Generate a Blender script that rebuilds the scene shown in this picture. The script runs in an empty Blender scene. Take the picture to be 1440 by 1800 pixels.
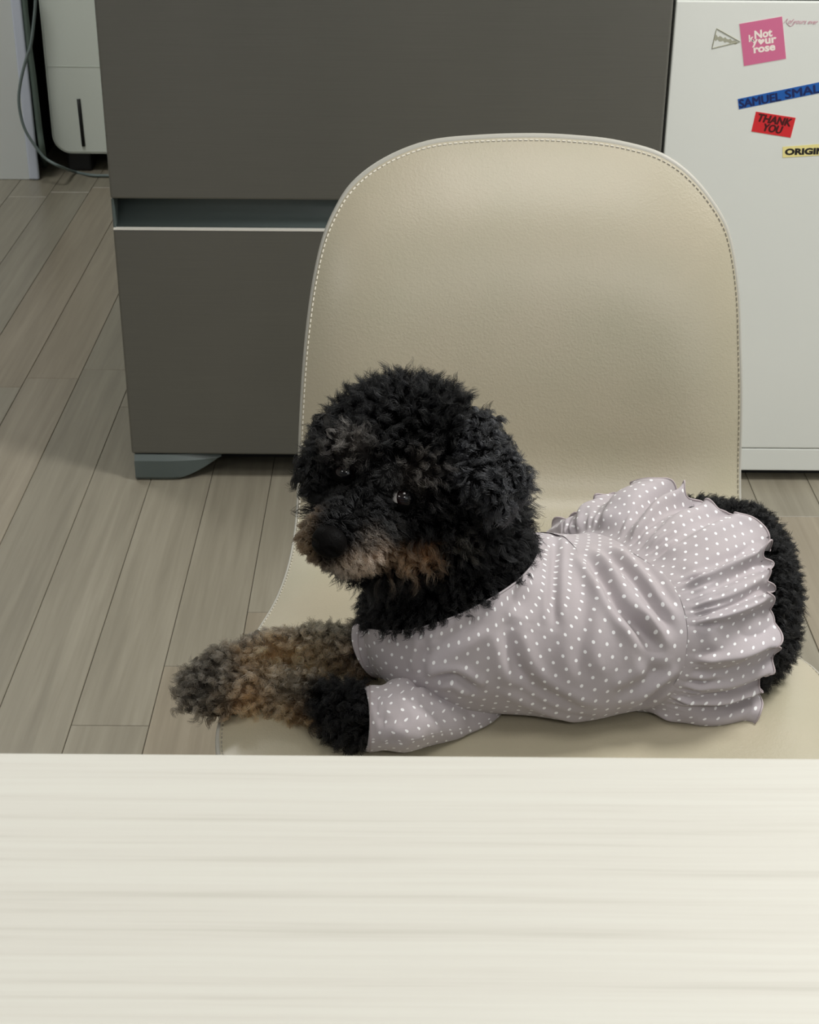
import bpy, bmesh, math, random
import numpy as np
from mathutils import Vector, Matrix
from mathutils.bvhtree import BVHTree

random.seed(4); rng = np.random.default_rng(7)
PI = math.pi
SC = bpy.context.scene
COL = SC.collection

# ------------------------------------------------------------------ camera
CAMZ, FPX = 1.10, 2793.9
PITCH, YAW, ROLL = .48675, .00103, .00767
_f = np.array([math.sin(YAW)*math.cos(PITCH), math.cos(YAW)*math.cos(PITCH), -math.sin(PITCH)])
_r0 = np.array([math.cos(YAW), -math.sin(YAW), 0.0]); _u0 = np.cross(_r0, _f)
_r = _r0*math.cos(ROLL)+_u0*math.sin(ROLL); _u = _u0*math.cos(ROLL)-_r0*math.sin(ROLL)
cd = bpy.data.cameras.new('camera'); cam = bpy.data.objects.new('camera', cd); COL.objects.link(cam)
cam.matrix_world = Matrix(((_r[0], _u[0], -_f[0], 0), (_r[1], _u[1], -_f[1], 0), (_r[2], _u[2], -_f[2], CAMZ), (0, 0, 0, 1)))
cd.sensor_fit = 'HORIZONTAL'; cd.sensor_width = 36; cd.lens = FPX/1440*36
cd.clip_start = .02; cd.clip_end = 50
cd.dof.use_dof = True; cd.dof.focus_distance = 1.12; cd.dof.aperture_fstop = 60
SC.camera = cam

def P(px, py, Y=None, Z=None):
    """world point seen at a photograph pixel, at depth Y or height Z"""
    d = _f+_r*(px-720)/FPX+_u*(900-py)/FPX
    t = Y/d[1] if Y is not None else (Z-CAMZ)/d[2]
    return np.array([0, 0, CAMZ])+d*t

# ------------------------------------------------------------------ world, lights, exposure
w = bpy.data.worlds.new('world'); SC.world = w; w.use_nodes = True
w.node_tree.nodes['Background'].inputs[0].default_value = (.86, .92, 1, 1)
w.node_tree.nodes['Background'].inputs[1].default_value = .25
def area(name, loc, size, power, col=(1, 1, 1), rot=(0, 0, 0), sy=None):
    l = bpy.data.lights.new(name, 'AREA'); l.size = size; l.energy = power; l.color = col
    if sy: l.shape = 'RECTANGLE'; l.size_y = sy
    o = bpy.data.objects.new(name, l); o.location = loc; o.rotation_euler = rot; COL.objects.link(o); return o
area('ceiling_light_table', (.25, .42, 2.28), .55, 9, (1, .98, .94), sy=.55)
area('ceiling_light_kitchen', (1.15, 1.40, 2.28), .45, 42, (1, .985, .95))
area('ceiling_light_dining_left', (-1.35, -.75, 2.25), .45, 9, (1, .98, .95))
area('ceiling_light_living_room', (.55, -1.35, 2.30), .6, 34, (1, .97, .93), rot=(math.radians(-20), 0, 0))
area('front_fill_light', (1.5, -1.6, 1.9), 1.3, 8, (.95, .98, 1), rot=(math.radians(72), 0, math.radians(35)))  # added fill from behind the camera, brightens upright surfaces; no real window
area('hall_fill_light', (-1.2, 2.95, 2.28), .5, 17, (1, .99, .96))  # added fill that lifts the hallway wall and cooler; no known lamp
SC.view_settings.view_transform = 'Standard'; SC.view_settings.look = 'None'
SC.view_settings.exposure = -0.14; SC.view_settings.gamma = 1; SC.view_settings.use_curve_mapping = False

# ------------------------------------------------------------------ materials
def lin(r, g, b):
    return tuple(((c/255)/12.92 if c/255 <= .04045 else ((c/255+.055)/1.055)**2.4) for c in (r, g, b))
class N:
    def __init__(s, name):
        s.m = bpy.data.materials.new(name); s.m.use_nodes = True; s.t = s.m.node_tree
        s.b = s.t.nodes['Principled BSDF']
    def n(s, t, **k):
        x = s.t.nodes.new(t)
        for a, v in k.items():
            if a.startswith('i_'):
                x.inputs[a[2:].replace('_', ' ')].default_value = v
            else: setattr(x, a, v)
        return x
    def l(s, a, b): s.t.links.new(a, b)
    def math(s, op, a, b=None, c=None):
        x = s.t.nodes.new('ShaderNodeMath'); x.operation = op
        for i, v in enumerate((a, b, c)):
            if v is None: continue
            if isinstance(v, (int, float)): x.inputs[i].default_value = v
            else: s.l(v, x.inputs[i])
        return x.outputs[0]
    def set(s, **k):
        for a, v in k.items():
            s.b.inputs[a.replace('_', ' ')].default_value = v
        return s
    def coords(s, scale=(1, 1, 1), kind='Object', rot=(0, 0, 0)):
        tc = s.n('ShaderNodeTexCoord'); mp = s.n('ShaderNodeMapping'); mp.inputs['Scale'].default_value = scale
        mp.inputs['Rotation'].default_value = rot
        s.l(tc.outputs[kind], mp.inputs[0]); return mp.outputs[0]
    def ramp(s, fac, stops):
        r = s.n('ShaderNodeValToRGB'); e = r.color_ramp.elements
        while len(e) < len(stops): e.new(.5)
        for x, (p, c) in zip(e, stops): x.position = p; x.color = (*c, 1)
        s.l(fac, r.inputs[0]); return r.outputs[0]
    def bump(s, h, strength=.2, dist=.001):
        b = s.n('ShaderNodeBump'); b.inputs['Strength'].default_value = strength; b.inputs['Distance'].default_value = dist
        s.l(h, b.inputs['Height']); s.l(b.outputs[0], s.b.inputs['Normal']); return b
def plain(name, rgb, rough=.5, metal=0, **k):
    n = N(name); n.set(Base_Color=(*rgb, 1), Roughness=rough, Metallic=metal, **k); return n.m

# leather
n = N('taupe_leather'); v = n.coords((1, 1, 1))
vo = n.n('ShaderNodeTexVoronoi', i_Scale=420.0); n.l(v, vo.inputs['Vector'])
no = n.n('ShaderNodeTexNoise', i_Scale=9.0, i_Detail=3.0); n.l(v, no.inputs['Vector'])
n2 = n.n('ShaderNodeTexNoise', i_Scale=900.0, i_Detail=2.0); n.l(v, n2.inputs['Vector'])
c = n.ramp(no.outputs[0], [(.3, lin(172, 166, 144)), (.7, lin(179, 170, 149))]); n.l(c, n.b.inputs['Base Color'])
h = n.math('MULTIPLY_ADD', vo.outputs['Distance'], .7, n2.outputs[0]); n.bump(h, .35, .0004)
n.set(Roughness=.36, Coat_Weight=.3, Coat_Roughness=.28); LEATHER = n.m
PIPING = plain('pale_piping', lin(176, 174, 165), .45)
STITCH = plain('white_thread', lin(206, 202, 190), .7)
# brushed steel
n = N('brushed_steel'); v = n.coords((9, 9, 900))
no = n.n('ShaderNodeTexNoise', i_Scale=1.0, i_Detail=3.0); n.l(v, no.inputs['Vector'])
v2 = n.coords((3, 3, 1.2)); nb = n.n('ShaderNodeTexNoise', i_Scale=1.6, i_Detail=3.0); n.l(v2, nb.inputs['Vector'])
mx = n.math('MULTIPLY_ADD', nb.outputs[0], .6, n.math('MULTIPLY', no.outputs[0], .55))
c = n.ramp(mx, [(.3, lin(103, 103, 97)), (.8, lin(113, 112, 106))]); n.l(c, n.b.inputs['Base Color'])
n.bump(no.outputs[0], .12, .0003); n.set(Roughness=.38, Metallic=.4); STEEL = n.m
DARKPL = plain('grey_green_plastic', lin(86, 96, 95), .4)
BLACKPL = plain('black_plastic', lin(16, 17, 17), .5)
EDGE_GLINT = plain('edge_glint_paint', lin(232, 230, 222), .3)  # plain pale grey, stands in for the glint along the drawer's top edge
n = N('white_enamel'); v = n.coords((1, 1, 1)); no = n.n('ShaderNodeTexNoise', i_Scale=2.5, i_Detail=2.0); n.l(v, no.inputs['Vector'])
c = n.ramp(no.outputs[0], [(.3, lin(226, 230, 226)), (.7, lin(230, 233, 229))]); n.l(c, n.b.inputs['Base Color']); n.set(Roughness=.35); ENAMEL = n.m
ACWHITE = plain('appliance_white', lin(244, 252, 243), .5)
WALLP = plain('pale_wallpaper', lin(222, 227, 226), .8)
TRIMP = plain('pale_blue_trim', lin(214, 222, 238), .5)
WALLD = plain('hallway_shade_wall', lin(34, 33, 32), .9)  # darkness of the unlit hallway put into the wall colour
CEIL = plain('ceiling_white', lin(225, 225, 222), .9)
CABLE = plain('grey_cable', lin(118, 132, 132), .5)
HOSE = plain('grey_green_hose', lin(100, 116, 108), .5)
# table
n = N('bleached_wood'); 
v0 = n.coords((1, 1, 1)); nd = n.n('ShaderNodeTexNoise', i_Scale=2.2, i_Detail=2.0); n.l(v0, nd.inputs['Vector'])
mxv = n.n('ShaderNodeVectorMath', operation='MULTIPLY_ADD'); n.l(nd.outputs['Color'], mxv.inputs[0]); mxv.inputs[1].default_value = (.0, .012, 0); n.l(v0, mxv.inputs[2])
mp = n.n('ShaderNodeMapping'); mp.inputs['Scale'].default_value = (6, 330, 30); n.l(mxv.outputs[0], mp.inputs[0])
g1 = n.n('ShaderNodeTexNoise', i_Scale=1.0, i_Detail=5.0, i_Roughness=.6); n.l(mp.outputs[0], g1.inputs['Vector'])
mp2 = n.n('ShaderNodeMapping'); mp2.inputs['Scale'].default_value = (2.2, 150, 10); n.l(mxv.outputs[0], mp2.inputs[0])
g2 = n.n('ShaderNodeTexNoise', i_Scale=1.0, i_Detail=3.0); n.l(mp2.outputs[0], g2.inputs['Vector'])
gg = n.math('MULTIPLY_ADD', g2.outputs[0], .3, n.math('MULTIPLY', g1.outputs[0], .7))
c = n.ramp(gg, [(.30, lin(188, 186, 177)), (.45, lin(201, 199, 191)), (.6, lin(205, 204, 196))]); n.l(c, n.b.inputs['Base Color'])
n.bump(g1.outputs[0], .1, .0004); n.set(Roughness=.5); TABLE = n.m
# floor planks: each plank shifts its own tone with Object Info random
n = N('oak_laminate'); oi = n.n('ShaderNodeObjectInfo')
v = n.coords((1, 1, 1)); cb = n.n('ShaderNodeCombineXYZ'); n.l(n.math('MULTIPLY', oi.outputs['Random'], 31.0), cb.inputs[0]); n.l(n.math('MULTIPLY', oi.outputs['Random'], 57.0), cb.inputs[1])
ad = n.n('ShaderNodeVectorMath', operation='ADD'); n.l(v, ad.inputs[0]); n.l(cb.outputs[0], ad.inputs[1])
mp = n.n('ShaderNodeMapping'); mp.inputs['Scale'].default_value = (90, 3.5, 1); n.l(ad.outputs[0], mp.inputs[0])
g1 = n.n('ShaderNodeTexNoise', i_Scale=1.0, i_Detail=6.0, i_Roughness=.62, i_Distortion=.4); n.l(mp.outputs[0], g1.inputs['Vector'])
mp2 = n.n('ShaderNodeMapping'); mp2.inputs['Scale'].default_value = (25, 1.2, 1); n.l(ad.outputs[0], mp2.inputs[0])
g2 = n.n('ShaderNodeTexNoise', i_Scale=1.0, i_Detail=3.0); n.l(mp2.outputs[0], g2.inputs['Vector'])
gg = n.math('MULTIPLY_ADD', g2.outputs[0], .5, n.math('MULTIPLY', g1.outputs[0], .5))
gg = n.math('MULTIPLY_ADD', oi.outputs['Random'], .10, n.math('SUBTRACT', gg, .05))
c = n.ramp(gg, [(.32, lin(130, 124, 110)), (.5, lin(144, 138, 123)), (.68, lin(158, 152, 137))]); 
mixc = n.n('ShaderNodeMixRGB', blend_type='MULTIPLY'); n.l(c, mixc.inputs[1])
tint = n.ramp(oi.outputs['Random'], [(.55, (1, 1, 1)), (.9, (1.0, .94, .90))]); n.l(tint, mixc.inputs[2]); mixc.inputs[0].default_value = 1
n.l(mixc.outputs[0], n.b.inputs['Base Color']); n.bump(g1.outputs[0], .12, .0004); n.set(Roughness=.33); PLANK = n.m
GROUT = plain('plank_joint_dark', lin(70, 64, 56), .8)  # dark base colour seen in the joints between planks
LEGWOOD = plain('pale_ash_wood', lin(196, 180, 150), .5)

# ------------------------------------------------------------------ helpers
def mesh_obj(name, verts, faces, mat, parent=None, smooth=True, uvs=None):
    me = bpy.data.meshes.new(name); me.from_pydata([tuple(map(float, p)) for p in verts], [], [tuple(map(int, f)) for f in faces])
    if smooth: me.polygons.foreach_set('use_smooth', [True]*len(me.polygons))
    if uvs is not None:
        ul = me.uv_layers.new(name='UVMap'); li = np.zeros(len(me.loops), int); me.loops.foreach_get('vertex_index', li)
        ul.data.foreach_set('uv', np.asarray(uvs, dtype=np.float32)[li].ravel())
    for m in (mat if isinstance(mat, (list, tuple)) else [mat]): me.materials.append(m)
    me.update()
    o = bpy.data.objects.new(name, me); COL.objects.link(o)
    if parent: o.parent = parent
    return o
def bm_obj(name, bm, mat, parent=None, smooth=False):
    me = bpy.data.meshes.new(name); bm.normal_update(); bm.to_mesh(me); bm.free()
    for m in (mat if isinstance(mat, (list, tuple)) else [mat]): me.materials.append(m)
    if smooth: me.polygons.foreach_set('use_smooth', [True]*len(me.polygons))
    o = bpy.data.objects.new(name, me); COL.objects.link(o)
    if parent: o.parent = parent
    return o
def box(name, x0, x1, y0, y1, z0, z1, mat, parent=None, bev=0, seg=2, only=None):
    """box in world coordinates (parents sit unrotated; their location is subtracted)"""
    bm = bmesh.new(); bmesh.ops.create_cube(bm, size=1)
    ox, oy, oz = parent.location if parent else (0, 0, 0)
    for v in bm.verts:
        v.co = Vector(((x0+x1)/2+v.co.x*(x1-x0)-ox, (y0+y1)/2+v.co.y*(y1-y0)-oy, (z0+z1)/2+v.co.z*(z1-z0)-oz))
    if bev:
        es = bm.edges[:] if not only else [e for e in bm.edges if only(e)]
        bmesh.ops.bevel(bm, geom=es, offset=bev, segments=seg, affect='EDGES', profile=.5)
    return bm_obj(name, bm, mat, parent, smooth=False)
def empty(name, loc, label=None, cat=None, group=None, kind=None):
    o = bpy.data.objects.new(name, None); o.location = loc; o.empty_display_size = .05; COL.objects.link(o); tag(o, label, cat, group, kind); return o
def tag(o, label=None, cat=None, group=None, kind=None):
    for k, v in (('label', label), ('category', cat), ('group', group), ('kind', kind)):
        if v: o[k] = v
    return o
def catmull(pts, n=10, closed=False):
    pts = [np.asarray(p, float) for p in pts]; out = []; m = len(pts)
    rngk = range(m) if closed else range(m-1)
    for i in rngk:
        if closed: a, b, c, d = pts[i-1], pts[i], pts[(i+1) % m], pts[(i+2) % m]
        else: a, b, c, d = pts[max(i-1, 0)], pts[i], pts[i+1], pts[min(i+2, m-1)]
        for k in range(n):
            t = k/n; out.append(.5*((2*b)+(-a+c)*t+(2*a-5*b+4*c-d)*t*t+(-a+3*b-3*c+d)*t**3))
    if not closed: out.append(pts[-1])
    return np.array(out)
def tube(name, path, rad, mat, parent=None, closed=False, sides=8, cap=True):
    path = np.asarray(path, float); n = len(path); rad = np.broadcast_to(np.asarray(rad, float), (n,))
    tan = np.gradient(path, axis=0) if not closed else np.roll(path, -1, 0)-np.roll(path, 1, 0)
    tan /= np.linalg.norm(tan, axis=1, keepdims=True)+1e-12
    up = np.array([0, 0, 1.]) if abs(tan[0][2]) < .9 else np.array([0, 1., 0])
    a = np.cross(tan[0], up); a /= np.linalg.norm(a); V = []
    off = np.array(parent.location) if parent else 0
    for i in range(n):
        a = a-tan[i]*np.dot(a, tan[i]); a /= np.linalg.norm(a)+1e-12; b = np.cross(tan[i], a)
        for k in range(sides):
            th = 2*PI*k/sides; V.append(path[i]+rad[i]*(a*math.cos(th)+b*math.sin(th))-off)
    F = []
    for i in range(n if closed else n-1):
        j = (i+1) % n
        for k in range(sides): F.append((i*sides+k, i*sides+(k+1) % sides, j*sides+(k+1) % sides, j*sides+k))
    if cap and not closed: F += [tuple(range(sides))[::-1], tuple(range((n-1)*sides, n*sides))]
    return mesh_obj(name, V, F, mat, parent)

# ------------------------------------------------------------------ setting
SEATZ = .45
fl = box('floor', -2.2, 2.2, -1.6, 5.0, -.05, -.0025, GROUT); tag(fl, 'grey brown oak laminate plank floor', 'floor', kind='structure')
PW = .0920; X0 = -.487-.0003
known = {-1: None, 0: 1.25, 1: 1.536, 2: 1.663, 3: 1.793}     # joint positions seen in the photograph, by strip
cache = {}
def plank(i, y0, y1):
    L = round(y1-y0, 3)
    if L not in cache:
        bm = bmesh.new(); bmesh.ops.create_cube(bm, size=1)
        for v in bm.verts: v.co = Vector((v.co.x*(PW-.0009), v.co.y*(L-.0009), v.co.z*.006))
        top = [e for e in bm.edges if all(v.co.z > 0 for v in e.verts)]
        bmesh.ops.bevel(bm, geom=top, offset=.0006, segments=1, affect='EDGES')
        me = bpy.data.meshes.new('plank'); bm.to_mesh(me); bm.free(); me.materials.append(PLANK); cache[L] = me
    o = bpy.data.objects.new('plank', cache[L]); COL.objects.link(o); o.parent = fl
    o.location = (X0+(i+.5)*PW, (y0+y1)/2, -.003)
PL = 1.2
for i in range(-18, 24):
    if i in (0, 1, 2, 3): yj = {0: 1.25, 1: 1.536, 2: 1.663, 3: 1.793}[i]
    elif i == 11: yj = 2.073
    else: yj = 1.12+(i*.37) % .33
    ys = [yj+PL*k for k in range(-4, 6)]
    for a, b in zip(ys[:-1], ys[1:]):
        a2, b2 = max(a, -1.2), min(b, 4.6)
        if b2-a2 > .05: plank(i, a2, b2)

def struct(o, label=None): tag(o, label, None, kind='structure'); return o
struct(box('wall_back', -.44, 2.2, 2.95, 3.05, 0, 2.4, plain('white_wall', lin(214, 214, 210), .85)))
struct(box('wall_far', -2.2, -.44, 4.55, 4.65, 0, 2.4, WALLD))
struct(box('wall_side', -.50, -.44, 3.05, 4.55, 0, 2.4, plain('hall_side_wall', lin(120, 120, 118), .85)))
struct(box('wall_right', 2.1, 2.2, -1.2, 2.95, 0, 2.4, bpy.data.materials['white_wall']))
struct(box('wall_side_left', -2.3, -2.2, -1.2, 4.6, 0, 2.4, bpy.data.materials['white_wall']))  # plain left side wall of the room, unseen, without an opening
struct(box('ceiling', -2.2, 2.2, -2.2, 4.6, 2.4, 2.45, CEIL))
wl = struct(box('wall_left', -2.2, -.925, 3.79, 3.815, 0, 2.4, WALLP, bev=.002))
struct(box('wall_hall_dark', -2.2, -.93, 3.82, 4.55, 0, 2.4, WALLD))  # dark block added behind the pale wall to keep the gap black
struct(box('trim_1', -.926, -.902, 3.787, 3.80, 0.001, 2.4, TRIMP, bev=.004, seg=3))

# ------------------------------------------------------------------ grey refrigerator
FY = 2.178
fr = empty('refrigerator', (-.04, 2.5, 0), 'dark grey brushed steel refrigerator behind the chair', 'refrigerator')
FX0, FX1 = -.4215, .3472
box('cabinet_body', FX0+.006, FX1-.006, FY+.045, FY+.70, .045, 1.80, plain('dark_grey_side', lin(62, 63, 61), .5), fr, bev=.003)
d = box('door', FX0, FX1, FY, FY+.042, .4415, 1.80, STEEL, fr, bev=.0035, seg=3)
box('drawer', FX0, FX1, FY, FY+.042, .044, .3975, STEEL, fr, bev=.0035, seg=3)
# concave grip channel between door and drawer
prof = [(FY+.004+.030*math.sin(a*PI/2/12), .3985+.043*(1-math.cos(a*PI/2/12))) for a in range(13)]
V, F = [], []
for x in (FX0+.004, FX1-.004):
    for y, z in prof: V.append((x+.04, y-2.5, z))
    for y, z in ((FY+.044, .4415), (FY+.044, .3985)): V.append((x+.04, y-2.5, z))
m_ = len(prof)+2
for k in range(m_): F.append((k, (k+1) % m_, m_+(k+1) % m_, m_+k))
F += [tuple(range(m_))[::-1], tuple(range(m_, 2*m_))]
grip = mesh_obj('grip_channel', V, F, DARKPL, fr, smooth=True)
box('channel_end_cap', FX0, FX0+.004, FY+.004, FY+.04, .3985, .4405, DARKPL, fr, bev=.001)
box('bright_edge_trim', FX0+.001, FX1-.001, FY-.0012, FY+.01, .3968, .3988, EDGE_GLINT, fr)
# levelling foot cover: rounded foot that thins to the right
def foot(xa, xb):
    V, F = [], []; n = 16
    for i in range(n+1):
        t = i/n; x = xa+(xb-xa)*t
        zb = .0015 if t < .45 else .0015+.034*((t-.45)/.55)**1.5*(1 if t < 1 else 1)
        yb = FY-.004+.03*max(0, t-.3)**2
        for y, z in ((yb+.006, .0425), (yb, .034), (yb+.001, max(zb, .004)+.002), (yb+.004, zb), (yb+.06, zb), (yb+.06, .0425)):
            V.append((x+.04, y-2.5, max(z, zb)))
    for i in range(n):
        for k in range(6): F.append((i*6+k, i*6+(k+1) % 6, (i+1)*6+(k+1) % 6, (i+1)*6+k))
    F += [tuple(range(6)), tuple(range(n*6, n*6+6))[::-1]]
    return mesh_obj('foot_cover', V, F, DARKPL, fr, smooth=False)
foot(FX0+.004, FX0+.135); foot(FX1-.004, FX1-.135)
box('toe_kick', FX0+.02, FX1-.02, FY+.075, FY+.6, .004, .045, BLACKPL, fr)

# ------------------------------------------------------------------ white kimchi refrigerator with stickers
WX0, WX1, WY = .3518, 1.02, 2.186
wf = empty('white_refrigerator', (.69, 2.5, 0), 'smooth white refrigerator front with stickers, right of the grey one', 'refrigerator')
zt = float(P(1300, 1.5, Y=WY)[2]); zs = float(P(1380, 789, Y=WY)[2]); zb = float(P(1380, 827.5, Y=WY)[2])
box('cabinet_body', WX0+.004, WX1-.004, WY+.04, WY+.68, .03, 1.80, ENAMEL, wf)
box('lower_door', WX0, WX1, WY, WY+.038, zs+.0006, zt, ENAMEL, wf, bev=.002)
box('upper_door', WX0, WX1, WY, WY+.038, zt+.004, 1.80, ENAMEL, wf, bev=.002)
box('base_panel', WX0, WX1, WY+.0006, WY+.038, zb, zs-.0004, ENAMEL, wf, bev=.0015)
box('toe_kick', WX0+.01, WX1-.01, WY+.03, WY+.5, .001, .03, BLACKPL, wf)
box('base_foot', WX0+.02, WX0+.05, WY+.02, WY+.07, .0, zb+.002, BLACKPL, wf)

def text_mesh(name, s, size, loc, rotz, mat, parent, bold=0, sx=1, shear=0):
    cu = bpy.data.curves.new(name, 'FONT'); cu.body = s; cu.size = size; cu.offset = bold; cu.extrude = .00006; cu.resolution_u = 3; cu.shear = shear
    cu.align_x = 'CENTER'; cu.align_y = 'CENTER'
    o = bpy.data.objects.new(name, cu); COL.objects.link(o); dg = bpy.context.evaluated_depsgraph_get()
    me = bpy.data.meshes.new_from_object(o.evaluated_get(dg)); bpy.data.objects.remove(o)
    me.materials.clear(); me.materials.append(mat)
    o = bpy.data.objects.new(name, me); COL.objects.link(o); o.parent = parent
    o.location = loc; o.rotation_euler = (PI/2, 0, 0)
    o.rotation_euler = Matrix.Rotation(rotz, 3, 'Y').to_4x4().to_3x3().to_euler() if False else (Matrix.Rotation(rotz, 3, 'Y') @ Matrix.Rotation(PI/2, 3, 'X')).to_euler()
    o.scale = (sx, 1, 1); return o
def sticker(name, corners, mat, label, border=None):
    """four photograph corners -> flat sticker on the white door"""
    c = [P(x, y, Y=WY) for x, y in corners]; ctr = sum(c)/4
    o = empty(name, (ctr[0], WY, ctr[2]), label, 'sticker', 'stickers on the white door')
    def sheet(nm, pts, y, t, m, par):
        V = [(p[0]-ctr[0], y, p[2]-ctr[2]) for p in pts]+[(p[0]-ctr[0], y-t, p[2]-ctr[2]) for p in pts]; k = len(pts)
        F = [tuple(range(k, 2*k)), tuple(range(k))[::-1]]+[(i, (i+1) % k, k+(i+1) % k, k+i) for i in range(k)]
        return mesh_obj(nm, V, F, m, par, smooth=False)
    if border:
        g = [ctr+(p-ctr)*(1+border/np.linalg.norm(p-ctr)) for p in c]; sheet('white_border', g, -.0001, .0001, STK_WHITE, o)
    s = sheet('sheet', c, -.0002, .00025, mat, o)
    return o, ctr, c, sheet
STK_WHITE = plain('sticker_white', lin(235, 232, 228), .5)
PINK = plain('sticker_pink', lin(214, 112, 152), .5); BLUE = plain('sticker_blue', lin(24, 92, 176), .45)
RED = plain('sticker_red', lin(214, 40, 48), .45); YEL = plain('sticker_yellow', lin(240, 228, 155), .45)
INK = plain('ink_black', lin(22, 20, 24), .5); NAVY = plain('ink_navy', lin(14, 34, 92), .5); DRED = plain('ink_dark_red', lin(70, 10, 16), .5)
CREAM = plain('ink_cream', lin(250, 238, 232), .5); ROSEINK = plain('ink_rose', lin(208, 150, 168), .6); OLIVE = plain('ink_olive_grey', lin(168, 168, 150), .6)
def placetext(o, ctr, px, py, s, wpx, hpx, deg, mat, bold=0, shear=0, heavy=0):
    """lettering fitted to a width and height given in photograph pixels"""
    p = P(px, py, Y=WY); t = text_mesh('lettering', s, .02, (p[0]-ctr[0], -.0006, p[2]-ctr[2]), math.radians(deg), mat, o, bold, 1, shear)
    co = np.array([v.co[:] for v in t.data.vertices]); lo, hi = co.min(0), co.max(0); mid = (lo+hi)/2; k = .00077
    for v in t.data.vertices: v.co = ((v.co[0]-mid[0])*wpx*k/(hi[0]-lo[0]), (v.co[1]-mid[1])*hpx*k*1.12/(hi[1]-lo[1]), v.co[2]*.3)
    if heavy:                                       # thicken the strokes with slightly shifted layers
        bm = bmesh.new(); h = heavy*k
        for q, (dx, dy) in enumerate(((-h, 0), (h, 0), (0, -h*.6), (0, h*.6), (0, 0))):
            n0_ = len(bm.verts); bm.from_mesh(t.data); bm.verts.ensure_lookup_table()
            for v in bm.verts[n0_:]: v.co += Vector((dx, dy, q*.000015))
        bm.to_mesh(t.data); bm.free()
    return t
o, ctr, c, sh = sticker('pink_sticker', [(1300, 42), (1375, 29), (1382, 103), (1308, 116)], PINK, 'square pink sticker with cream lettering and a small heart, on the white door', .0012)
placetext(o, ctr, 1321, 67, 'k', 9, 11, -9, CREAM, .0006)
placetext(o, ctr, 1342, 59, 'Not', 31, 13, -9, CREAM, .0008)
placetext(o, ctr, 1327, 76, 'y', 11, 12, -9, CREAM, .0006)
placetext(o, ctr, 1355, 71, 'ur', 20, 9, -9, CREAM, .0008)
placetext(o, ctr, 1344, 86, 'rose', 38, 9, -9, CREAM, .0008)
hp = [(0, -.0042), (.0042, .0002), (.0044, .0022), (.0030, .0036), (.0012, .0034), (0, .002), (-.0012, .0034), (-.0030, .0036), (-.0044, .0022), (-.0042, .0002)]
hc = P(1338, 73, Y=WY); sh('heart', [np.array([hc[0]+a, 0, hc[2]+b]) for a, b in hp], -.0005, .0001, CREAM, o)
o, ctr, c, sh = sticker('blue_sticker', [(1297, 174), (1466, 139), (1468, 158), (1299, 192)], BLUE, 'long blue strip sticker with dark blue capitals, above the red sticker', .001)
placetext(o, ctr, 1336, 176, 'SAMUEL', 73, 13, -11, NAVY, 0, 0, .9); placetext(o, ctr, 1417, 159.5, 'SMALL', 73, 13, -11, NAVY, 0, 0, .9)
o, ctr, c, sh = sticker('red_sticker', [(1329, 196), (1399, 207), (1390, 242), (1321, 231)], RED, 'small red sticker with the dark words THANK YOU', .001)
placetext(o, ctr, 1362, 211, 'THANK', 60, 12, 8.5, DRED, 0, .15, 1.0); placetext(o, ctr, 1359, 226, 'YOU', 34, 12, 8.5, DRED, 0, .15, 1.0)
o, ctr, c, sh = sticker('yellow_sticker', [(1376, 258), (1456, 252), (1458, 272), (1376, 277)], YEL, 'pale yellow strip sticker with black bold capitals, lowest on the door')
placetext(o, ctr, 1415, 266, 'ORIGIN', 72, 11, -2, INK, .0011)
# clear triangular sticker outline and rose script
tri = [P(1260, 50, Y=WY), P(1301, 73, Y=WY), P(1252, 85, Y=WY)]; ctr = sum(tri)/3
o = empty('triangle_sticker', (ctr[0], WY, ctr[2]), 'clear triangular sticker with thin grey outline, left of the pink sticker', 'sticker', 'stickers on the white door')
g = [np.array([p[0], WY-.0003, p[2]]) for p in tri]
def seg_path(a, b, n=6): return [a+(b-a)*k/n for k in range(n)]
tube('outline', seg_path(g[0], g[1])+seg_path(g[1], g[2])+seg_path(g[2], g[0]), .0007, OLIVE, o, closed=True, sides=5)
bl = []
for k in range(14):
    a = P(1256+k*3.1, 66+k*.75, Y=WY-.0002); bl.append(a)
V, F = [], []
for k, a in enumerate(bl):
    hgt = .0032*(1+.5*math.sin(k*2.3))*(1-.4*k/14); V += [tuple(np.array([a[0], a[1], a[2]+hgt])-[ctr[0], WY, ctr[2]]), tuple(np.array([a[0], a[1], a[2]-hgt*.9])-[ctr[0], WY, ctr[2]])]
for k in range(13): F.append((2*k, 2*k+1, 2*k+3, 2*k+2))
mesh_obj('printed_mark', V, F, OLIVE, o, smooth=False)
ctr = P(1408, 38, Y=WY)
o = empty('script_sticker', (ctr[0], WY, ctr[2]), 'line of faint rose handwriting lettering beside the pink sticker', 'sticker', 'stickers on the white door')
placetext(o, ctr, 1412, 39, 'of yours ever', 52, 9, 1, ROSEINK, .0001, .45)
tube('flourish', catmull([P(x, y, Y=WY-.0004) for x, y in ((1378, 41), (1385, 33), (1383, 40), (1391, 46), (1396, 38))], 6), .0003, ROSEINK, o, sides=4)

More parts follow.
